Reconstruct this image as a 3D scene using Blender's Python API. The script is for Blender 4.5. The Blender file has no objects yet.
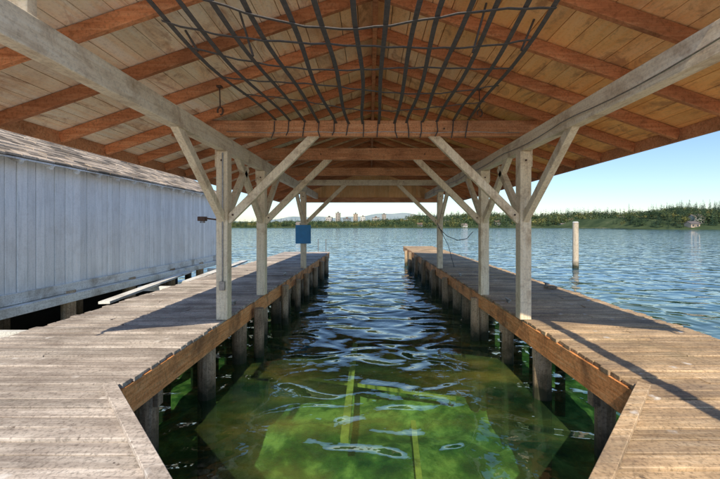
import bpy, math, random
import numpy as np
from mathutils import Vector, Matrix
random.seed(7); rng=np.random.default_rng(7)
S=bpy.context.scene
S.view_settings.view_transform='Standard'; S.view_settings.look='None'; S.view_settings.exposure=0

# ------------------------------------------------------------ mesh builder
class MB:
    def __init__(s): s.v=[]; s.f=[]
    def hexa(s,p):
        b=len(s.v); s.v+= [tuple(q) for q in p]
        for f in ((0,3,2,1),(4,5,6,7),(0,1,5,4),(1,2,6,5),(2,3,7,6),(3,0,4,7)):
            s.f.append(tuple(b+i for i in f))
    def box(s,x0,x1,y0,y1,z0,z1,jit=0):
        p=[(x0,y0,z0),(x1,y0,z0),(x1,y1,z0),(x0,y1,z0),(x0,y0,z1),(x1,y0,z1),(x1,y1,z1),(x0,y1,z1)]
        if jit: p=[(a+random.uniform(-jit,jit),b+random.uniform(-jit,jit),c+random.uniform(-jit,jit)) for a,b,c in p]
        s.hexa(p)
    def beam(s,a,b,w,h,up=(0,0,1)):
        a=Vector(a); b=Vector(b); d=(b-a).normalized(); u=Vector(up)
        r=d.cross(u).normalized(); u=r.cross(d).normalized()
        r*=w/2; u*=h/2
        s.hexa([a-r-u,a+r-u,b+r-u,b-r-u,a-r+u,a+r+u,b+r+u,b-r+u])
    def cyl(s,a,b,r0,r1,n=14,rough=0,segs=1):
        a=Vector(a); b=Vector(b); d=(b-a).normalized()
        u=Vector((1,0,0)) if abs(d.x)<.9 else Vector((0,1,0))
        r=d.cross(u).normalized(); u=r.cross(d)
        base=len(s.v)
        for k in range(segs+1):
            t=k/segs; c=a.lerp(b,t); R=r0+(r1-r0)*t
            for i in range(n):
                an=2*math.pi*i/n; q=R*(1+random.uniform(-rough,rough))
                s.v.append(tuple(c+r*math.cos(an)*q+u*math.sin(an)*q))
        for k in range(segs):
            for i in range(n):
                j=(i+1)%n; o=base+k*n
                s.f.append((o+i,o+j,o+n+j,o+n+i))
        s.f.append(tuple(base+i for i in reversed(range(n))))
        s.f.append(tuple(base+segs*n+i for i in range(n)))
    def tube(s,pts,r,n=6):
        for a,b in zip(pts[:-1],pts[1:]): s.cyl(a,b,r,r,n)
    def obj(s,name,mat,parent=None,bevel=0,smooth=False):
        me=bpy.data.meshes.new(name); me.from_pydata(s.v,[],s.f); me.update()
        o=bpy.data.objects.new(name,me); S.collection.objects.link(o)
        if mat: me.materials.append(mat)
        if parent: o.parent=parent
        if bevel:
            m=o.modifiers.new('bev','BEVEL'); m.width=bevel; m.segments=1; m.limit_method='ANGLE'
        if smooth:
            for p in me.polygons: p.use_smooth=True
        return o
def empty(name,loc=(0,0,0)):
    e=bpy.data.objects.new(name,None); S.collection.objects.link(e); return e

# ------------------------------------------------------------ materials
def newmat(name):
    m=bpy.data.materials.new(name); m.use_nodes=True; nt=m.node_tree; nt.nodes.clear()
    out=nt.nodes.new('ShaderNodeOutputMaterial'); return m,nt,out
def N(nt,t,**k):
    n=nt.nodes.new(t)
    for a,b in k.items(): setattr(n,a,b)
    return n
def coords(nt,scale,rot=(0,0,0)):
    tc=N(nt,'ShaderNodeTexCoord'); mp=N(nt,'ShaderNodeMapping'); mp.inputs['Scale'].default_value=scale
    mp.inputs['Rotation'].default_value=rot
    nt.links.new(tc.outputs['Object'],mp.inputs['Vector']); return mp
def noise(nt,vec,scale,detail=4,rough=.55,dist=0):
    n=N(nt,'ShaderNodeTexNoise'); n.inputs['Scale'].default_value=scale; n.inputs['Detail'].default_value=detail
    n.inputs['Roughness'].default_value=rough; n.inputs['Distortion'].default_value=dist
    nt.links.new(vec.outputs[0],n.inputs['Vector']); return n
def ramp(nt,src,stops):
    r=N(nt,'ShaderNodeValToRGB'); e=r.color_ramp.elements
    while len(e)<len(stops): e.new(.5)
    for i,(p,c) in enumerate(stops):
        e[i].position=p; e[i].color=(c,c,c,1) if not isinstance(c,tuple) else (*c,1)
    nt.links.new(src,r.inputs['Fac']); return r
def mix(nt,fac,a,b,mode='MIX'):
    m=N(nt,'ShaderNodeMix',data_type='RGBA',blend_type=mode)
    for s,v in ((0,fac),(6,a),(7,b)):
        if isinstance(v,(int,float)): m.inputs[s].default_value=v
        elif isinstance(v,tuple): m.inputs[s].default_value=(*v,1)
        else: nt.links.new(v,m.inputs[s])
    return m.outputs[2]
def wood(name,cols,axis='X',stain=(.1,.07,.05),stain_lo=.5,stain_hi=.7,stain_amt=.7,isl=.35,rough=.8,grain=1.0,stain_scale=1.3,bump=.4,extra=None,fine=.5):
    m,nt,out=newmat(name)
    sc={'X':(1,14,14),'Y':(14,1,14),'Z':(14,14,1)}[axis]
    vg=coords(nt,tuple(a*grain for a in sc)); vb=coords(nt,(1,1,1))
    geo=N(nt,'ShaderNodeNewGeometry')
    add=N(nt,'ShaderNodeVectorMath',operation='MULTIPLY_ADD')
    nt.links.new(geo.outputs['Random Per Island'],add.inputs[0]); add.inputs[1].default_value=(37,53,71)
    nt.links.new(vg.outputs[0],add.inputs[2])
    g=noise(nt,add,2.2,6,.65,.6)
    r=ramp(nt,g.outputs['Fac'],[(.25+.5*i/(len(cols)-1),c) for i,c in enumerate(cols)])
    st=noise(nt,vb,stain_scale,6,.65,.4); sr=ramp(nt,st.outputs['Fac'],[(stain_lo,0.0),(stain_hi,1.0)])
    ml=N(nt,'ShaderNodeMath',operation='MULTIPLY'); nt.links.new(sr.outputs[0],ml.inputs[0]); ml.inputs[1].default_value=stain_amt
    c=mix(nt,ml.outputs[0],r.outputs[0],stain)
    ir=N(nt,'ShaderNodeMapRange'); ir.inputs[3].default_value=1-isl; ir.inputs[4].default_value=1+isl*.55
    nt.links.new(geo.outputs['Random Per Island'],ir.inputs[0])
    cc=N(nt,'ShaderNodeCombineXYZ')
    for i in range(3): nt.links.new(ir.outputs[0],cc.inputs[i])
    c=mix(nt,1.0,c,cc.outputs[0],'MULTIPLY')
    fn=noise(nt,vb,38,4,.7); fr=ramp(nt,fn.outputs['Fac'],[(.34,1-fine),(.52,1.0)])
    c=mix(nt,1.0,c,fr.outputs[0],'MULTIPLY')
    if extra: c=extra(nt,c,vb)
    b=N(nt,'ShaderNodeBsdfPrincipled'); nt.links.new(c,b.inputs['Base Color']); b.inputs['Roughness'].default_value=rough
    b.inputs['Specular IOR Level'].default_value=.25
    bp=N(nt,'ShaderNodeBump'); bp.inputs['Strength'].default_value=bump; bp.inputs['Distance'].default_value=.008
    nt.links.new(g.outputs['Fac'],bp.inputs['Height']); nt.links.new(bp.outputs[0],b.inputs['Normal'])
    nt.links.new(b.outputs[0],out.inputs[0]); return m
def plain(name,col,rough=.6,metal=0,var=.25,scale=8):
    m,nt,out=newmat(name); v=coords(nt,(1,1,1)); n=noise(nt,v,scale,5,.6)
    r=ramp(nt,n.outputs['Fac'],[(.3,tuple(c*(1-var) for c in col)),(.7,tuple(min(1,c*(1+var)) for c in col))])
    b=N(nt,'ShaderNodeBsdfPrincipled'); nt.links.new(r.outputs[0],b.inputs['Base Color'])
    b.inputs['Roughness'].default_value=rough; b.inputs['Metallic'].default_value=metal
    nt.links.new(b.outputs[0],out.inputs[0]); return m
def spots(nt,c,v,scale,r0,r1,col,amt,thr=.5):
    vo=N(nt,'ShaderNodeTexVoronoi'); vo.inputs['Scale'].default_value=scale
    nz_=noise(nt,v,scale*2.5,3,.6); ad=mix(nt,.12,v.outputs[0],nz_.outputs['Color'],'ADD')
    nt.links.new(ad,vo.inputs['Vector'])
    rr=ramp(nt,vo.outputs['Distance'],[(r0,1.0),(r1,0.0)])
    sel=ramp(nt,vo.outputs['Color'],[(thr,0.0),(thr+.02,1.0)])
    a=N(nt,'ShaderNodeMath',operation='MULTIPLY'); nt.links.new(rr.outputs[0],a.inputs[0]); nt.links.new(sel.outputs[0],a.inputs[1])
    b=N(nt,'ShaderNodeMath',operation='MULTIPLY'); nt.links.new(a.outputs[0],b.inputs[0]); b.inputs[1].default_value=amt
    return mix(nt,b.outputs[0],c,col)
def deck_extra(nt,c,v):
    c=spots(nt,c,v,7.0,.06,.14,(.07,.05,.04),.8,.55)
    c=spots(nt,c,v,4.2,.06,.20,(.82,.80,.77),.8,.58)
    sc=coords(nt,(.35,3.0,1)); n=noise(nt,sc,1.2,5,.65); r=ramp(nt,n.outputs[0],[(.42,0.0),(.62,.5)])
    c=mix(nt,r.outputs[0],c,(.17,.135,.115))
    n=noise(nt,v,1.0,5,.7,.5); r=ramp(nt,n.outputs[0],[(.54,0.0),(.70,.45)])
    return mix(nt,r.outputs[0],c,(.13,.13,.085))
def sheath_extra(nt,c,v):
    sp=N(nt,'ShaderNodeSeparateXYZ'); nt.links.new(v.outputs[0],sp.inputs[0])
    n=noise(nt,v,.55,3,.5); a=N(nt,'ShaderNodeMath',operation='MULTIPLY_ADD'); nt.links.new(sp.outputs[0],a.inputs[0]); a.inputs[1].default_value=.13; nt.links.new(n.outputs[0],a.inputs[2])
    mr=N(nt,'ShaderNodeMapRange'); mr.inputs[1].default_value=.15; mr.inputs[2].default_value=.75; nt.links.new(a.outputs[0],mr.inputs[0])
    c=mix(nt,mr.outputs[0],c,mix(nt,1.0,c,(1.0,.64,.33),'MULTIPLY'))
    sc=coords(nt,(1.6,.7,1.6)); n2=noise(nt,sc,2.6,6,.7,.8); r=ramp(nt,n2.outputs[0],[(.52,0.0),(.66,.68)])
    return mix(nt,r.outputs[0],c,(.40,.19,.10))
def wall_extra(nt,c,v):
    sc=coords(nt,(9,9,.9)); n=noise(nt,sc,1.4,5,.7); r=ramp(nt,n.outputs[0],[(.50,0.0),(.70,.5)])
    return mix(nt,r.outputs[0],c,(.55,.58,.59))

M_deckL=wood('deck_wood_grey',[(.36,.31,.28),(.64,.58,.52),(.80,.75,.69)],'X',stain=(.17,.135,.115),stain_lo=.44,stain_hi=.66,stain_amt=.6,isl=.34,fine=.5,extra=deck_extra)
M_deckR=wood('deck_wood_brown',[(.34,.225,.13),(.62,.45,.27),(.80,.64,.44)],'X',stain=(.17,.11,.065),stain_lo=.45,stain_hi=.68,stain_amt=.6,isl=.36,fine=.5,extra=deck_extra)
M_fascia=wood('fascia_wood',[(.52,.18,.055),(.86,.38,.14),(.92,.56,.28)],'Y',stain=(.18,.09,.045),stain_lo=.46,stain_hi=.64,stain_amt=.75,isl=.2,stain_scale=2.2,fine=.35)
M_cream=wood('weathered_cream_paint',[(.64,.51,.34),(.88,.76,.56),(.92,.83,.66)],'Z',stain=(.36,.22,.11),stain_lo=.52,stain_hi=.70,stain_amt=.65,isl=.10,stain_scale=3.5,fine=.22)
M_creamY=wood('weathered_cream_paint_beam',[(.66,.54,.37),(.88,.77,.58),(.92,.85,.69)],'Y',stain=(.38,.23,.12),stain_lo=.50,stain_hi=.70,stain_amt=.65,isl=.06,stain_scale=2.6,fine=.22)
M_brownX=wood('brown_tie_beam',[(.42,.17,.075),(.66,.32,.16),(.76,.46,.27)],'X',stain=(.18,.09,.05),stain_lo=.45,stain_hi=.7,stain_amt=.65,isl=.15,fine=.35)
M_rafter=wood('rafter_wood',[(.40,.14,.055),(.64,.26,.115),(.76,.40,.21)],'X',stain=(.19,.09,.05),stain_lo=.45,stain_hi=.7,stain_amt=.6,isl=.28,fine=.35)
M_sheath=wood('roof_sheathing_plywood',[(.93,.67,.42),(.98,.84,.64),(.98,.93,.82)],'Y',stain=(.52,.26,.13),stain_lo=.52,stain_hi=.72,stain_amt=.5,isl=.12,stain_scale=1.0,grain=.45,fine=.15,extra=sheath_extra)
M_gable=wood('gable_boards',[(.85,.42,.16),(.95,.58,.26),(.97,.70,.40)],'Z',stain=(.5,.24,.11),stain_amt=.4,isl=.15,fine=.2)
def wet(nt,c,vb):
    sp=N(nt,'ShaderNodeSeparateXYZ'); nt.links.new(vb.outputs[0],sp.inputs[0])
    nn=noise(nt,vb,5,4); a=N(nt,'ShaderNodeMath',operation='MULTIPLY_ADD'); nt.links.new(nn.outputs['Fac'],a.inputs[0]); a.inputs[1].default_value=.5
    nt.links.new(sp.outputs[2],a.inputs[2])
    mr=N(nt,'ShaderNodeMapRange'); mr.inputs[1].default_value=-.75; mr.inputs[2].default_value=-.35; nt.links.new(a.outputs[0],mr.inputs[0])
    return mix(nt,mr.outputs[0],(.045,.05,.03),c)
M_pile=wood('piling_wood',[(.28,.19,.12),(.55,.42,.28),(.70,.60,.45)],'Z',stain=(.12,.08,.05),isl=.35,extra=wet)
M_wall=wood('painted_board_wall',[(.80,.86,.89),(.93,.96,.97),(.95,.97,.98)],'Z',stain=(.66,.64,.60),stain_lo=.5,stain_hi=.78,stain_amt=.5,isl=.12,stain_scale=2,grain=.8,fine=.12,extra=wall_extra)
M_skirt=wood('painted_skirt_wood',[(.6,.6,.58),(.84,.86,.84),(.9,.92,.9)],'Y',stain=(.30,.25,.19),stain_lo=.48,stain_hi=.66,stain_amt=.75,isl=.15,fine=.3)
M_shing=wood('weathered_shingles',[(.30,.24,.18),(.52,.43,.33),(.72,.61,.48)],'X',stain=(.20,.16,.11),isl=.6,grain=.6,fine=.4)
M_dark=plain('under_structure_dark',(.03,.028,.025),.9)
M_strap=plain('net_webbing',(.09,.085,.085),.75,0,.3,30)
M_metal=plain('galvanised_metal',(.35,.34,.33),.45,.8,.3,20)
M_rust=plain('rusty_iron',(.10,.06,.045),.7,.3,.4,30)
M_blue=plain('blue_sign_paint',(.02,.22,.5),.45,0,.12,6)
M_white=plain('white_paint',(.75,.75,.73),.5,0,.08,6)
M_rope=plain('rope_fibre',(.28,.22,.15),.9,0,.3,60)
M_rope2=plain('dark_rope',(.07,.07,.07),.9,0,.3,60)

# ------------------------------------------------------------ constants
WZ=-1.1; C=1.5
XL,XR=-2.35,2.47
OL,OR=-4.95,4.65
YL,YR=19.9,25.6

# ------------------------------------------------------------ docks
def dock(name,side,mat,yend,outer,inner):
    E=empty(name)
    p=MB()
    def add(y0,y1,ia,ib,o):
        jo=random.uniform(-.03,.03); ji=random.uniform(-.018,.018); dz=random.uniform(-.008,.008); t=random.uniform(-.006,.006)
        a=(o+jo); zt=dz; sk_=random.uniform(-.003,.003)
        P=[(a,y0+sk_,-.045),(ia+ji,y0-sk_,-.045),(ib+ji,y1-sk_,-.045),(a,y1+sk_,-.045),(a,y0+sk_,zt-t),(ia+ji,y0-sk_,zt+t),(ib+ji,y1-sk_,zt+t),(a,y1+sk_,zt-t)]
        if side>0: P=[P[1],P[0],P[3],P[2],P[5],P[4],P[7],P[6]]
        p.hexa(P)
    y=1.86; w=.142
    while y<yend:
        g=random.uniform(.010,.024)
        y1=y+w-g
        f=lambda yy: inner-side*max(0,(3.15-yy)) if yy<3.15 else inner
        if random.random()<.985 or y<7:
            if random.random()<.3:
                xm=inner+(outer-inner)*random.choice([.35,.55,.7])
                add(y,y1,f(y),f(y1),xm+side*.004)
                q=random.uniform(-.004,.004)
                x0,x1=sorted((xm+side*.008,outer+random.uniform(-.03,.03)))
                p.box(x0,x1,y,y1,-.045,q)
            else: add(y,y1,f(y),f(y1),outer)
        y+=w
    p.obj('deck_planks',mat,E,bevel=.005)
    b=MB()
    y=3.15; k=0
    while y<yend:
        y1=min(y+3.6,yend); o_=random.uniform(0,.012)
        b.box(*sorted((inner-side*o_,inner+side*.06)),y,y1-.006,-.34+random.uniform(-.01,.01),-.047); y=y1
    b.box(*sorted((outer-side*.1,outer-side*.18)),1.7,yend,-.33,-.047)
    for k in (.33,.66):
        xm=inner+(outer-inner)*k; b.box(xm-.04,xm+.04,1.7,yend,-.30,-.047)
    b.box(*sorted((inner,outer)),yend-.01,yend+.05,-.33,-.01)
    b.beam((inner,3.16,-.19),(inner-side*1.3,1.86,-.19),.05,.285)
    b.obj('joists',M_fascia,E,bevel=.004)
    c=MB()
    c.beam((inner+side*.07,3.2,.028),(inner-side*1.27,1.86,.028),.10,.04)
    c.obj('edge_cap',M_deckL if side<0 else M_deckR,E,bevel=.004)
    ps=MB()
    y=3.9
    while y<yend:
        for xx in (inner+side*.16,outer-side*.25):
            jx=random.uniform(-.05,.05)
            r=random.uniform(.10,.14)
            ps.cyl((xx+jx,y,WZ-2.6),(xx+jx*.5,y,-.05),r*1.05,r*.95,14,.04,6)
        ps.box(*sorted((inner+side*.02,outer)),y-.05,y+.05,-.52,-.345)
        y+=1.05 if y>8 else 1.35
    for yy in ([6.9,9.1,10.6,12.2,14,16,18] if side<0 else [7.9,10.9,13.0,15.2,17.5,20,22.5]):
        r=random.uniform(.09,.12); xx=inner-side*random.uniform(.08,.14)
        ps.cyl((xx,yy,WZ-2.6),(xx+random.uniform(-.03,.03),yy,random.uniform(-.2,.05)),r,r*.92,14,.05,6)
    ps.obj('pilings',M_pile,E,smooth=False)
    return E
dL=dock('wooden_dock',-1,M_deckL,YL,OL,XL)
dR=dock('wooden_dock',1,M_deckR,YR,OR,XR)
E=empty('landing_dock'); p=MB(); y=-4
while y<1.84:
    w=.142; g=random.uniform(.008,.018)
    for a,b in ((OL,-.6),(-.59,OR)):
        z=random.uniform(-.005,.004); p.box(a,b,y,min(y+w-g,1.855),-.045,z)
    y+=w
p.obj('deck_planks',M_deckL,E,bevel=.004)
b=MB(); b.box(-1.07,1.19,1.80,1.853,-.33,-.047); b.box(OL,OR,-4,-3.95,-.33,-.047)
for x in (-4,-2,0,2,4): b.box(x-.04,x+.04,-3.9,1.79,-.3,-.047)
b.obj('joists',M_fascia,E)
ps=MB()
for x in (-4.5,-2,0.2,2.2,4.3):
    for yy in (-3.5,-1,1.4): ps.cyl((x,yy,WZ-2.6),(x,yy,-.05),.13,.12,12,.04,4)
ps.obj('pilings',M_pile,E)
b=MB(); b.box(-40,40,-45,-4.05,WZ-2.6,-.02); b.obj('added_bounce_bank',plain('bounce_bank_pale',(.70,.62,.52),.85,0,.12,1.5))  # unseen bank behind the camera, added to bounce warm sun onto the roof underside

# ------------------------------------------------------------ canopy
K=empty('boat_slip_canopy')
PX=(XL-.02,XR+.02); Ys=(5.6,7.56,12.3); PB,PT=C+1.2,C+1.44; TB,TT=C+1.445,C+1.70
RZ=C+2.60; SL=.34; XC=.06
po=MB()
for i,x in enumerate(PX):
    s=-1 if i==0 else 1
    for y in Ys+((-.9,) if s>0 else ()):
        po.box(x-.09,x+.09,y-.09,y+.09,.0,PB-.002)
        po.box(x-.09-.03,x-.09,y-.07,y+.07,PB-.25,PB+.2) if s<0 else po.box(x+.09,x+.12,y-.07,y+.07,PB-.25,PB+.2)
po.obj('posts',M_cream,K,bevel=.008)
pl=MB()
for x in PX:
    pl.box(x-.07,x+.07,-1.3 if x>0 else 1.9,6.9,PB,PT); pl.box(x-.07,x+.07,6.905,15.3,PB,PT)
pl.obj('plate_beams',M_creamY,K,bevel=.006)
br=MB(); bolts=MB()
for i,x in enumerate(PX):
    s=-1 if i==0 else 1
    for y in Ys:
        br.beam((x-s*.06,y,C+.08),(x-s*1.54,y,TB+.09),.13,.085,(0,1,0))
        br.beam((x+s*.0,y-.05,C+.10),(x,y-1.4,PB+.05),.12,.10,(1,0,0))
        if y<12: br.beam((x,y+.05,C+.10),(x,y+ (1.0 if y<6 else 1.3),PB+.05 if y>6 else PB-.1),.12,.10,(1,0,0))
        bolts.cyl((x-s*.16,y-.043,C+.18),(x-s*.16,y-.058,C+.18),.016,.016,8)
        bolts.cyl((x,y-.09,C+.28),(x,y-.104,C+.28),.016,.016,8); bolts.cyl((x,y-.09,PB-.15),(x,y-.104,PB-.15),.016,.016,8)
        bolts.cyl((x-s*1.3,y-.05,TB+.12),(x-s*1.3,y-.062,TB+.12),.014,.014,8)
br.obj('knee_braces',M_cream,K,bevel=.006)
bolts.obj('bolt_heads',M_rust,K)
ti=MB()
for y in (5.6,7.56): ti.box(-3.2,3.3,y-.05,y+.05,TB,TT)
ti.box(-2.6,2.7,9.86,9.94,TB,TT-.03)
ti.obj('tie_beams',M_brownX,K,bevel=.006)
t2=MB(); t2.box(-2.6,2.7,12.24,12.36,TB-.08+.085,TT-.06)
for s,x in ((-1,XL),(1,XR)): t2.box(*sorted((x,x+s*1.75)),2.36,2.44,TB,TB+.19)
t2.obj('painted_tie_beams',M_creamY,K,bevel=.006)
ra=MB(); EX=4.0; RY0,RY1=2.15,15.6
def zr(x): return RZ-SL*abs(x-XC)
ky=[RY0+.06+.755*k for k in range(18)]
for y in ky:
    for s in (-1,1):
        xe=s*EX; jy=random.uniform(-.012,.012)
        a=Vector((XC+s*.03,y,zr(XC+s*.03)-.075)); b=Vector((xe,y+jy,zr(xe)-.075))
        ra.beam(a,b,.055,.135,(0,0,1))
ra.box(XC-.028,XC+.028,RY0,RY1,RZ-.24,RZ-.012)
ra.obj('rafters_and_ridge',M_rafter,K,bevel=.004)
t3=MB(); x=-2.95
while x<3.05:
    t3.box(x,x+.197,15.34,15.365+random.uniform(0,.01),C+1.10,max(zr(x),zr(x+.19))-.01); x+=.2
t3.v+=[(-3.0,15.38,C+1.1),(3.1,15.38,C+1.1),(3.1,15.38,zr(3.1)),(XC,15.38,zr(XC)),(-3.0,15.38,zr(-3))]; n=len(t3.v); t3.f.append((n-5,n-4,n-3,n-2,n-1))
t3.obj('gable_end_boards',M_gable,K)
t3=MB(); t3.box(-3.0,3.1,15.29,15.335,C+1.04,C+1.26); t3.obj('gable_end_rail',M_brownX,K)
sh=MB()
for s in (-1,1):
    nrow=20
    for j in range(nrow):
        xa=XC+s*(.005+(EX+.08)*j/nrow); xb=XC+s*((EX+.08)*(j+1)/nrow-.004)
        y=RY0-.1
        while y<RY1+.1:
            L=random.choice([2.4,3.0,3.7]); y1=min(y+L,RY1+.1)
            z0=zr(xa); z1=zr(xb); d=.022
            lift=.004+random.uniform(0,.004)
            P=[(xa,y,z0+lift),(xb,y,z1+lift),(xb,y1-.004,z1+lift),(xa,y1-.004,z0+lift)]
            P+=[(q[0],q[1],q[2]+d) for q in P]
            if s<0: P=[P[1],P[0],P[3],P[2],P[5],P[4],P[7],P[6]]
            sh.hexa(P); y=y1
sh.obj('roof_sheathing',M_sheath,K)
tp=MB()
for s in (-1,1):
    xa=XC; xb=XC+s*(EX+.14)
    P=[(xa,RY0-.15,zr(xa)+.04),(xb,RY0-.15,zr(xb)+.04),(xb,RY1+.15,zr(xb)+.04),(xa,RY1+.15,zr(xa)+.04)]
    P+=[(q[0],q[1],q[2]+.03) for q in P]
    if s<0: P=[P[1],P[0],P[3],P[2],P[5],P[4],P[7],P[6]]
    tp.hexa(P)
tp.obj('roof_covering',M_shing,K)
fa=MB()
for s in (-1,1):
    x=s*(EX+.02); z=zr(s*EX); fa.box(x-.018,x+.018,RY0-.1,RY1+.1,z-.16,z+.0)
fa.obj('eave_fascia',M_brownX,K)
cb=MB()
cb.tube([Vector((x,5.54,TB+.06+.012*math.sin(x*5))) for x in np.linspace(-2.3,2.4,14)],.007,5)
cb.tube([Vector((XR-.085,y,PB+.10-.05*abs(math.sin(y*1.5)))) for y in np.linspace(2.2,14,40)],.007,5)
cb.tube([Vector((XL-.0,5.5,z)) for z in (C-.9,C+.2,PB-.03)],.011,6)
cb.box(XL-.04,XL+.04,5.46,5.508,C-1.02,C-.88)
cb.obj('wiring_and_outlet_box',M_metal,K)

# ------------------------------------------------------------ cargo net
NE=MB()
def nz(s,y):
    t=(y-2.3)/3.25
    return C+1.64+.13*abs(s)**1.5*(1-t*.5)+.04*math.sin(y*2.1+s*3)*(1-t)
def nx(s,y):
    t=(y-2.3)/3.25
    return -.10+ (s*(1.68-.25*t) if s<0 else s*(1.55+.12*t))
ss=[-1,-.84,-.66,-.50,-.33,-.17,.0,.14,.30,.42,.55,.70,.86,1]
for s in ss:
    pts=[]; ph=random.uniform(0,6); am=random.uniform(.006,.03)
    for k in range(15):
        y=2.2+3.35*k/14
        pts.append(Vector((nx(s,y)+am*math.sin(y*2.4+ph),y,nz(s,y)-.03*math.sin(k/14*math.pi))))
    for a,b in zip(pts[:-1],pts[1:]): NE.beam(a,b+(b-a)*.02,.042,.007)
for yc in (2.75,3.15,3.62,4.15,4.75):
    pts=[];ph=random.uniform(0,6)
    for k in range(25):
        s=-1.02+2.04*k/24; y=yc+.06*math.sin(s*4+ph)-.12*s*s+ .16*s
        pts.append(Vector((nx(s,y),y,nz(s,y)-.02-.012*math.sin(s*14+ph)**2)))
    for a,b in zip(pts[:-1],pts[1:]): NE.beam(a,b+(b-a)*.02,.026,.006)
for s in ss:
    x=nx(s,5.55); NE.tube([Vector((x,5.53,C+1.68)),Vector((x+random.uniform(-.03,.03),5.53,C+1.52)),Vector((x+random.uniform(-.05,.05),5.52,C+1.40+random.uniform(0,.06)))],.009,5)
for s in (-1,-.66,1,.7):
    x=nx(s,3.4); NE.tube([Vector((x,3.4,nz(s,3.4))),Vector((x+(.15 if s>0 else -.15),3.45,zr(x)-.05))],.012,5)
NE.obj('cargo_net',M_strap)

def hook(x,y,L):
    h=MB(); zt=zr(x)-.14
    h.tube([Vector((x,y,zt)),Vector((x+.01,y,zt-L*.6))],.008,6)
    pts=[Vector((x+.01+.035*math.sin(a),y,zt-L*.6-.05-.05*math.cos(a)+.0)) for a in np.linspace(0,5.2,10)]
    h.tube(pts,.011,6)
    h.box(x-.03,x+.03,y-.03,y+.03,zt-.02,zt)
    h.obj('hanging_hook',M_rust)
hook(-1.92,4.4,.45); hook(1.55,4.9,.5)
h=MB()
pts=[Vector((XR-.05,12.2,C-.05)),Vector((XR+.25,12.2,C-.35)),Vector((XR+.6,12.1,C-.5)),Vector((XR+.95,12.2,C-.45)),Vector((XR+1.2,12.3,C-.2))]
h.tube(pts,.012,6)
h.tube([Vector((XR-.1,12.18,C+.1)),Vector((XR+.3,12.18,C-.7)),Vector((XR+.5,12.2,-0+.05))],.010,6)
h.obj('mooring_line',M_rope2)
e=empty('blue_sign'); b=MB(); b.box(XL-.27,XL+.27,12.12,12.15,C-.62,C+.04); b.obj('panel',M_blue,e,bevel=.01)
b=MB(); b.box(XL-.04,XL+.04,12.151,12.21,C-.5,C-.05); b.obj('bracket',M_metal,e)
e=empty('dock_light'); b=MB(); b.beam((XL-.1,5.55,C+.10),(XL-.32,5.5,C+.13),.025,.025); b.box(XL-.38,XL-.26,5.45,5.54,C+.08,C+.15); b.obj('arm_and_housing',M_rust,e,bevel=.006)
b=MB(); b.cyl((XL-.32,5.5,C+.08),(XL-.32,5.5,C+.05),.035,.04,12); b.obj('lens',M_metal,e)
def cleat(x,y):
    b=MB(); b.box(x-.02,x+.02,y-.05,y-.02,0.0,.05); b.box(x-.02,x+.02,y+.02,y+.05,0,.05)
    b.cyl((x,y-.13,.06),(x,y+.13,.06),.016,.016,8); b.obj('dock_cleat',M_metal)
for x,y in ((XL-.25,6.6),(XL-.25,10.5),(XR+.25,6.8),(XR+.25,10.4),(OR-.2,8.7)): cleat(x,y)
def coil(x,y,mat,R=.17):
    b=MB(); pts=[]
    for k in range(90):
        a=k*.42; r=R*(.55+.45*math.sin(k*.7)**2*.3+.4*((k*.618)%1)); pts.append(Vector((x+r*math.cos(a)*1.1,y+r*math.sin(a),.015+.0004*k)))
    b.tube(pts,.010,5); b.obj('rope_coil',mat)
coil(OR-.3,8.3,M_rope,.14)
e=empty('dock_ladder'); b=MB()
for x in (-3.0,-2.55):
    b.cyl((x,YL+.07,-1.3),(x,YL+.07,.75),.022,.022,8)
for z in (-1,-.7,-.4,-.1): b.cyl((-3.0,YL+.07,z),(-2.55,YL+.07,z),.016,.016,8)
b.obj('rails_and_rungs',M_metal,e)
e=empty('mooring_piling'); b=MB(); b.cyl((12.75,21.4,WZ-3),(12.75,21.4,C+.22),.19,.165,18,.03,10)
M_mp=wood('mooring_pile_wood',[(.40,.32,.22),(.62,.53,.40),(.72,.65,.53)],'Z',isl=0,extra=wet)
b.obj('shaft',M_mp,e,smooth=False); b=MB(); b.cyl((12.75,21.4,C+.22),(12.75,21.4,C+.27),.18,.12,18); b.obj('cap',M_white,e)

# ------------------------------------------------------------ boathouse
B=empty('boathouse'); WX=-6.5; BZ0,BZ1=.22,C+1.24; BY0,BY1=-4,14.9; RX=-7.85; BX=-9.3
w=MB(); y=BY0
while y<BY1:
    ww=random.choice([.17,.19,.21,.24]); t=random.uniform(0,.018)
    y1=min(y+ww-random.uniform(.008,.018),BY1)
    w.box(WX-.03,WX+t,y,y1,BZ0+random.uniform(-.03,.03),BZ1+.02); y+=ww
x=BX
while x<WX-.05:
    ww=.2; t=random.uniform(0,.012)
    xm=min(x+ww-.008,WX-.035); zt=C+2.03-abs((x+xm)/2-RX)*.5
    w.box(x,xm,BY1-.03,BY1+t,BZ0,zt); w.box(x,xm,BY0-t,BY0+.03,BZ0,zt); x+=ww
w.obj('board_walls',M_wall,B,bevel=.003)
w=MB(); w.box(BX,WX-.035,BY0+.05,BY1-.05,BZ0+.0,BZ0+.1); w.box(BX,BX+.04,BY0,BY1-.04,BZ0,BZ1); w.box(WX-.09,WX-.04,BY0+.05,BY1-.05,BZ0+.1,BZ1); w.obj('inner_lining',M_dark,B)
w=MB()
w.box(WX+.02,WX+.08,BY0,BY1+.05,BZ0-.14,BZ0+.06); w.box(WX-.1,WX+.22,BY0,BY1+.3,BZ0-.32,BZ0-.15)
w.obj('skirt_beams',M_skirt,B,bevel=.006)
r=MB(); EXx=WX+.28; ez=C+1.22; rz=C+2.04
nc=9
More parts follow.
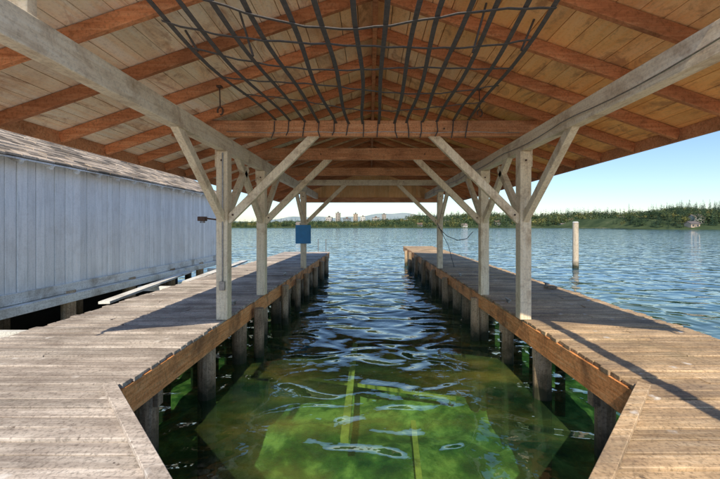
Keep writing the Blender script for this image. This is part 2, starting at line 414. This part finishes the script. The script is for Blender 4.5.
for j in range(nc):
    a=j/nc; b2=(j+1)/nc+.03
    for side in (1,-1):
        y=BY0-.3
        while y<BY1+.25:
            L=random.uniform(.26,.44); y1=min(y+L,BY1+.3)
            def P0(t,side=side):
                x=RX+(EXx-RX)*(1-t) if side>0 else RX-(RX-BX+.25)*(1-t)
                return x, ez+(rz-ez)*t
            aj=a+random.uniform(-.008,.008)
            x0,z0=P0(aj); x1,z1=P0(min(b2,1)); th=.028+random.uniform(0,.016)
            q=[(x0,y,z0+.014),(x0,y1-.012,z0+.014),(x1,y1-.012,z1),(x1,y,z1)]
            q+=[(v[0],v[1],v[2]+th) for v in q]
            if side>0: q=[q[3],q[0],q[1],q[2],q[7],q[4],q[5],q[6]]
            r.hexa(q); y=y1
r.obj('roof_shingles',M_shing,B)
r=MB()
r.hexa([(RX,BY0-.28,rz-.03),(EXx-.02,BY0-.28,ez-.03),(EXx-.02,BY1+.28,ez-.03),(RX,BY1+.28,rz-.03),(RX,BY0-.28,rz-.002),(EXx-.02,BY0-.28,ez-.002),(EXx-.02,BY1+.28,ez-.002),(RX,BY1+.28,rz-.002)])
r.hexa([(BX-.23,BY0-.28,ez-.03),(RX,BY0-.28,rz-.03),(RX,BY1+.28,rz-.03),(BX-.23,BY1+.28,ez-.03),(BX-.23,BY0-.28,ez-.002),(RX,BY0-.28,rz-.002),(RX,BY1+.28,rz-.002),(BX-.23,BY1+.28,ez-.002)])
y=BY0
while y<BY1:
    r.beam((WX-.02,y,ez+.07),(EXx-.03,y,ez-.075),.045,.09); y+=.6
r.obj('roof_deck_and_rafter_tails',M_skirt,B)
r=MB(); y=BY0
while y<BY1+.2:
    for x in (WX+.03,WX-1.4): r.cyl((x,y,WZ-2.6),(x,y,BZ0-.1),.14,.13,12,.05,5)
    y+=1.9
r.obj('pilings',M_pile,B)
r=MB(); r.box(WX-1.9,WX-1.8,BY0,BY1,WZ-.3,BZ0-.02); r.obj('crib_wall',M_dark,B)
b=MB(); b.cyl((-5.75,3,WZ+.05),(-5.6,14,WZ+.06),.16,.13,12,.06,12); b.obj('floating_log',M_skirt,smooth=True)
b=MB(); b.beam((-5.55,7.2,-.10),(-6.2,11.8,-.06),.22,.05); b.beam((-5.3,10,-.12),(-5.75,15.8,-.1),.28,.06); b.beam((-6.3,9.4,-.2),(-4.9,9.4,-.2),.1,.12);b.beam((-6.3,13.4,-.2),(-4.9,13.4,-.2),.1,.12);b.beam((-6.3,5.4,-.2),(-4.9,5.4,-.2),.1,.12); b.obj('gangway_planks',M_skirt)

# ------------------------------------------------------------ submerged lift frame
M_lift=plain('algae_covered_steel',(.66,.50,.13),.7,0,.5,4)
b=MB()
b.beam((-.40,5.4,-1.85),(-.42,9.8,-1.85),.13,.10); b.beam((.68,4.6,-2.15),(.8,6.4,-2.15),.09,.10)
b.beam((-1.5,8.6,-2.3),(1.9,7.6,-2.3),.06,.06)
b.obj('boat_lift_frame',M_lift)

# ------------------------------------------------------------ water + seabed
def plane(name,x0,x1,y0,y1,z,mat):
    me=bpy.data.meshes.new(name); me.from_pydata([(x0,y0,z),(x1,y0,z),(x1,y1,z),(x0,y1,z)],[],[(0,1,2,3)])
    o=bpy.data.objects.new(name,me); S.collection.objects.link(o); me.materials.append(mat); return o
m,nt,out=newmat('lake_water')
v1=coords(nt,(1,1.35,1)); v2=coords(nt,(.6,1.0,1),(0,0,.4))
n1=noise(nt,v1,.95,1,.4,.8); n2=noise(nt,v2,.30,1,.5); n3=noise(nt,v1,4.5,2,.5)
a=N(nt,'ShaderNodeMath',operation='MULTIPLY_ADD'); nt.links.new(n2.outputs[0],a.inputs[0]); a.inputs[1].default_value=.9; nt.links.new(n1.outputs[0],a.inputs[2])
a2=N(nt,'ShaderNodeMath',operation='MULTIPLY_ADD'); nt.links.new(n3.outputs[0],a2.inputs[0]); a2.inputs[1].default_value=.045; nt.links.new(a.outputs[0],a2.inputs[2])
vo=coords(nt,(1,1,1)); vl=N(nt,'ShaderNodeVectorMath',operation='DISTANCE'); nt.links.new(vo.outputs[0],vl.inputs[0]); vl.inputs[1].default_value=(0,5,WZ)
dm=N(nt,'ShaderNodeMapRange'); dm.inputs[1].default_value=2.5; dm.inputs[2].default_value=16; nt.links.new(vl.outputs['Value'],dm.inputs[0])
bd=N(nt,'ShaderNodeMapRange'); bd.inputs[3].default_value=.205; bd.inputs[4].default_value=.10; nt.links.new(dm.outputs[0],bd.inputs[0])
bp=N(nt,'ShaderNodeBump'); bp.inputs['Strength'].default_value=1; nt.links.new(bd.outputs[0],bp.inputs['Distance'])
nt.links.new(a2.outputs[0],bp.inputs['Height'])
gl=N(nt,'ShaderNodeBsdfGlossy'); gl.inputs['Roughness'].default_value=.02; gl.inputs['Color'].default_value=(1,1,1,1); nt.links.new(bp.outputs[0],gl.inputs['Normal'])
ge=N(nt,'ShaderNodeNewGeometry'); im=N(nt,'ShaderNodeMapRange'); im.inputs[3].default_value=1.8; im.inputs[4].default_value=1/1.8; nt.links.new(ge.outputs['Backfacing'],im.inputs[0])
fr=N(nt,'ShaderNodeFresnel'); nt.links.new(im.outputs[0],fr.inputs['IOR']); nt.links.new(bp.outputs[0],fr.inputs['Normal'])
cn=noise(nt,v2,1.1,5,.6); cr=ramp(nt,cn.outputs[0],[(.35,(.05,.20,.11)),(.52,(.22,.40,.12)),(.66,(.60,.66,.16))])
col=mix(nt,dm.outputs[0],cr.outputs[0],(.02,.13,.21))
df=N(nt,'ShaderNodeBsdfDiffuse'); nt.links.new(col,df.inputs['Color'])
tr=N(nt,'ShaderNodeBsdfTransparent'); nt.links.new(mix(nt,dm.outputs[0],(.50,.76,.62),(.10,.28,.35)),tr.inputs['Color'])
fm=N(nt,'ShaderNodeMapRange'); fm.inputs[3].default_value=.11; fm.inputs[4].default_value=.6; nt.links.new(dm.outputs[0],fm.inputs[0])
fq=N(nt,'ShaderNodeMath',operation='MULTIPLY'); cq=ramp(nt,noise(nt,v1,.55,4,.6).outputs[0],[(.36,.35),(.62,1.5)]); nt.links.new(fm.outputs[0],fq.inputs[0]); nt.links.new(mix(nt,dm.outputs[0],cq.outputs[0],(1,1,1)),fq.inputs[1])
m1=N(nt,'ShaderNodeMixShader'); nt.links.new(fq.outputs[0],m1.inputs[0]); nt.links.new(tr.outputs[0],m1.inputs[1]); nt.links.new(df.outputs[0],m1.inputs[2])
m2=N(nt,'ShaderNodeMixShader'); nt.links.new(fr.outputs[0],m2.inputs[0]); nt.links.new(m1.outputs[0],m2.inputs[1]); nt.links.new(gl.outputs[0],m2.inputs[2])
nt.links.new(m2.outputs[0],out.inputs[0])
plane('water',-4000,4000,-300,6000,WZ,m)
m,nt,out=newmat('seabed_mud'); v=coords(nt,(1,1,1)); n=noise(nt,v,1.6,7,.66)
r=ramp(nt,n.outputs[0],[(.36,(.03,.075,.04)),(.5,(.12,.20,.06)),(.62,(.44,.48,.15))]); d=N(nt,'ShaderNodeBsdfDiffuse'); nt.links.new(r.outputs[0],d.inputs[0]); nt.links.new(d.outputs[0],out.inputs[0])
from mathutils import noise as mn
gx=np.arange(-12,12.01,.15); gy=np.arange(-5,32,.15); vv=[];ff=[]
for i,x in enumerate(gx):
    for j,y in enumerate(gy):
        q=mn.fractal(Vector((x*.9,y*.9,0)),1,2,4); q2=mn.noise(Vector((x*.25,y*.25,3)))
        vv.append((x,y,WZ-1.55-max(0,y-6)*.08+.22*q+.3*q2))
ny=len(gy)
for i in range(len(gx)-1):
    for j in range(ny-1):
        a=i*ny+j; ff.append((a,a+ny,a+ny+1,a+1))
me=bpy.data.meshes.new('seabed_near'); me.from_pydata(vv,[],ff)
for p_ in me.polygons: p_.use_smooth=True
o=bpy.data.objects.new('seabed',me); S.collection.objects.link(o); me.materials.append(m)
plane('deep_seabed',-4000,4000,-300,6000,WZ-5,m)

# ------------------------------------------------------------ far shore
m,nt,out=newmat('shore_ground'); v=coords(nt,(1,1,1)); n=noise(nt,v,.05,6,.6)
r=ramp(nt,n.outputs[0],[(.35,(.04,.065,.035)),(.6,(.08,.11,.055)),(.78,(.24,.22,.16))]); d=N(nt,'ShaderNodeBsdfDiffuse'); nt.links.new(r.outputs[0],d.inputs[0]); nt.links.new(d.outputs[0],out.inputs[0]); M_shore=m
def shore_y(x): return 455+18*math.sin(x*.011)+9*math.sin(x*.037+1)
def shore_h(x,d):
    base=7+4*math.sin(x*.013+.5)+2*math.sin(x*.041)
    if x>90: base+=min(1,(x-90)/200)*11
    if x<60: base*=.55
    return max(0.0,min(1,d/12))*1.2+max(0,min(1,(d-12)/90))*max(1,base)
def land(name,xs,fy,fh,ds):
    vv=[];ff=[]
    for x in xs:
        for d_ in ds:
            vv.append((x,fy(x)+d_,-2.5 if d_<0 else fh(x,d_)+WZ+.05))
    n_=len(ds)
    for i in range(len(xs)-1):
        for j in range(n_-1):
            a=i*n_+j; ff.append((a,a+n_,a+n_+1,a+1))
    me=bpy.data.meshes.new(name); me.from_pydata(vv,[],ff); o=bpy.data.objects.new(name,me); S.collection.objects.link(o); me.materials.append(M_shore)
land('far_shore',np.linspace(-900,1300,300),shore_y,shore_h,[-6,0,3,12,25,50,90,140,300,1500])
def head_y(x): return 262+22*math.exp(-(x-236)/9)-6*math.sin(x*.05)
def head_h(x,d): return (min(1,d/8)*1.5+min(1,d/60)*9)*min(1,max(0,(x-234)/18))
land('headland',np.linspace(236,620,120),head_y,head_h,[-5,0,3,8,20,40,60,160])
def foliage(name,cols,sc_):
    m,nt,out=newmat(name); geo=N(nt,'ShaderNodeNewGeometry'); v=coords(nt,(1,1,1)); n=noise(nt,v,sc_,4,.65)
    r1=ramp(nt,n.outputs[0],cols)
    mr=N(nt,'ShaderNodeMapRange'); mr.inputs[3].default_value=.5; mr.inputs[4].default_value=1.5; nt.links.new(geo.outputs['Random Per Island'],mr.inputs[0])
    cb=N(nt,'ShaderNodeCombineXYZ'); [nt.links.new(mr.outputs[0],cb.inputs[i]) for i in range(3)]
    c=mix(nt,1.0,r1.outputs[0],cb.outputs[0],'MULTIPLY'); d=N(nt,'ShaderNodeBsdfDiffuse'); nt.links.new(c,d.inputs[0]); nt.links.new(d.outputs[0],out.inputs[0]); return m
M_fol=foliage('far_foliage',[(.35,(.05,.09,.05)),(.5,(.09,.13,.06)),(.6,(.20,.20,.07)),(.70,(.32,.25,.10))],.05)
M_fir=foliage('fir_foliage',[(.35,(.03,.06,.04)),(.6,(.055,.09,.055)),(.75,(.09,.12,.06))],.05)
VT=[[],[]]
def tree(x,y,z,h,kind,nl=60,fs=1.0):
    a=rng.random(nl)*6.283
    if kind:
        t=rng.random(nl)**1.1; rr=(h*.17*(1-t)+.05)*rng.random(nl)**.4
        P=np.stack([x+rr*np.cos(a),y+rr*np.sin(a),z+h*(.02+.98*t)],1); sz=h*.042*fs*(1.25-t)[:,None,None]
    else:
        u=rng.normal(size=(nl,3)); u/=np.linalg.norm(u,axis=1)[:,None]; q=rng.random(nl)[:,None]**.4
        P=np.array([x,y,z+h*.5])+u*q*np.array([h*.42,h*.42,h*.44]); sz=h*.075*fs
    T=P[:,None,:]+rng.normal(size=(nl,3,3))*sz*np.array([1,1,.7])
    VT[int(kind)].append(T.reshape(-1,3)); VT[int(kind)].append(np.array([(x-.2,y,z-.5),(x+.2,y,z-.5),(x,y,z+h*.9)]))
def flush(names):
    for k in (0,1):
        V=np.concatenate(VT[k]); VT[k].clear(); name=names[k]
        me=bpy.data.meshes.new(name); me.from_pydata(V.tolist(),[],np.arange(len(V)).reshape(-1,3).tolist()); o=bpy.data.objects.new(name,me); S.collection.objects.link(o); me.materials.append((M_fol,M_fir)[k])
for i in range(7000):
    x=rng.uniform(-600,700); d_=rng.uniform(6,125)
    dens=.5+.5*math.sin(x*.02)+.3*math.sin(x*.07)
    if d_<26 and rng.random()>.5+.35*dens: continue
    sc=.92
    if x<70: sc=.66
    kind=rng.random()<(.45 if x>100 else .3)
    h=(rng.uniform(9,20) if kind else rng.uniform(7,13))*sc*(1 if d_>20 else .7)
    tree(x,shore_y(x)+d_,shore_h(x,d_)+WZ,h,kind,70)
flush(('tree_line','fir_tree_line'))
for i in range(520):
    x=rng.uniform(240,430); d_=rng.uniform(3,70); kind=rng.random()<.65
    h=(rng.uniform(9,18) if kind else rng.uniform(6,10))*min(1,.45+(x-238)/30)
    tree(x,head_y(x)+d_,head_h(x,d_)+WZ,h,kind,220,.65)
flush(('headland_trees','headland_fir_trees'))
HW=[plain('house_paint_%d'%i,c,.7,0,.1,.5) for i,c in enumerate([(.48,.46,.43),(.36,.32,.27),(.28,.33,.36),(.42,.34,.25),(.6,.6,.57)])]
HR=[plain('house_roof_%d'%i,c,.8,0,.2,.5) for i,c in enumerate([(.12,.11,.11),(.2,.17,.15),(.16,.11,.08)])]
M_win=plain('window_glass',(.04,.05,.07),.15)
def house(name,x,d_,w,dp,h,k,flat=False,fy=shore_y,fh=shore_h):
    e=empty(name); y=fy(x)+d_; z=fh(x,d_)+WZ-.3
    b=MB(); b.box(x-w/2,x+w/2,y,y+dp,z,z+h)
    r=MB()
    if flat:
        r.box(x-w/2-.3,x+w/2+.3,y-.3,y+dp+.3,z+h+.004,z+h+.5); r.box(x-w*.15,x+w*.15,y+dp*.3,y+dp*.6,z+h+.504,z+h+2.6)
    else:
        b.v+= [(x-w/2,y+dp/2,z+h+dp*.28),(x+w/2,y+dp/2,z+h+dp*.28)]
        b.f+=[(4,7,8),(5,9,6)]
        rzz=z+h+dp*.29; o_=.5
        for s in (0,1):
            ya=y-o_ if s==0 else y+dp+o_
            za=z+h-.25; P=[(x-w/2-o_,ya,za),(x+w/2+o_,ya,za),(x+w/2+o_,y+dp/2,rzz),(x-w/2-o_,y+dp/2,rzz)]
            P+=[(p_[0],p_[1],p_[2]+.3) for p_ in P]; r.hexa(P)
        r.box(x+w*.2,x+w*.2+.8,y+dp*.45,y+dp*.45+.8,z+h,rzz+1.2)
    b.obj('walls',HW[k%5],e)
    r.obj('roof',HR[k%3],e)
    wn=MB(); nw=max(2,int(w/3))
    for fl in range(int(h//2.6)):
        for i in range(nw):
            xx=x-w/2+w*(i+.5)/nw; wn.box(xx-.8,xx+.8,y-.05,y+.02,z+fl*2.7+.9,z+fl*2.7+2.2)
    wn.obj('windows',M_win,e)
    dr=MB(); dr.box(x-.5,x+.5,y-.09,y-.055,z,z+2.1); dr.obj('door',HR[(k+1)%3],e)
for k,(x,dd,w,h) in enumerate([(-148,14,7,3),(-96,30,8,4),(70,18,7,3),(112,40,8,5),(131,9,8,3),(188,26,9,5.2),(204,52,8,5),(262,12,8,3),(290,48,10,5.2),(318,20,8,3),(372,60,11,5.2),(388,16,8,3),(-230,12,8,3)]):
    house('house',x,dd,w,7.5,h,k)
house('house',254,5,7,6,3,3,fy=head_y,fh=head_h); house('house',268,22,8,7,5.2,4,fy=head_y,fh=head_h)
for k,(x,w,h) in enumerate([(-66,10,13),(-52,7,20),(-38,12,11),(-24,7,18),(-12,8,13),(10,12,10),(24,7,15)]):
    house('apartment_building',x,118,w,12,h,k,True)
m,nt,out=newmat('hazy_hills'); v=coords(nt,(1,1,1)); n=noise(nt,v,.01,5,.6); r=ramp(nt,n.outputs[0],[(.3,(.20,.27,.30)),(.7,(.28,.34,.36))]); d=N(nt,'ShaderNodeBsdfDiffuse'); nt.links.new(r.outputs[0],d.inputs[0]); nt.links.new(d.outputs[0],out.inputs[0])
vv=[];ff=[]
for i,x in enumerate(np.linspace(-3500,3500,200)):
    h=60+24*math.sin(x*.0021+1)+10*math.sin(x*.009)+4*math.sin(x*.031)
    vv+=[(x,2300,-3),(x,2450,h),(x,2800,h*.9),(x,3300,-3)]
    if i:
        a=4*(i-1)
        for j in range(3): ff.append((a+j,a+4+j,a+5+j,a+1+j))
me=bpy.data.meshes.new('hills'); me.from_pydata(vv,[],ff); o=bpy.data.objects.new('hills',me); S.collection.objects.link(o); me.materials.append(m)

# ------------------------------------------------------------ light
d=Vector((.10,1.05,-1)).normalized(); el=math.asin(-d.z)
L=bpy.data.lights.new('sun','SUN'); L.energy=5.0; L.angle=math.radians(.5); L.color=(1,.85,.64)
o=bpy.data.objects.new('sun',L); S.collection.objects.link(o); o.rotation_euler=d.to_track_quat('-Z','Y').to_euler()
W=bpy.data.worlds.new('World'); S.world=W; W.use_nodes=True; nt=W.node_tree
sk=nt.nodes.new('ShaderNodeTexSky'); sk.sky_type='NISHITA'; sk.sun_disc=False; sk.sun_elevation=el; sk.sun_rotation=math.radians(185.5)
sk.air_density=1.2; sk.dust_density=.3; sk.ozone_density=2.4
bg=nt.nodes['Background']; bg.inputs[1].default_value=.15; nt.links.new(mix(nt,1.0,sk.outputs[0],(.88,.97,1.10),'MULTIPLY'),bg.inputs[0])

# ------------------------------------------------------------ camera
cam=bpy.data.cameras.new('camera'); o=bpy.data.objects.new('camera',cam); S.collection.objects.link(o); S.camera=o
o.location=(0,0,C); o.rotation_euler=(math.radians(90),0,0)
cam.sensor_width=36; cam.lens=17.25; cam.shift_x=-.0139; cam.shift_y=-.0187; cam.clip_end=9000; cam.clip_start=.05
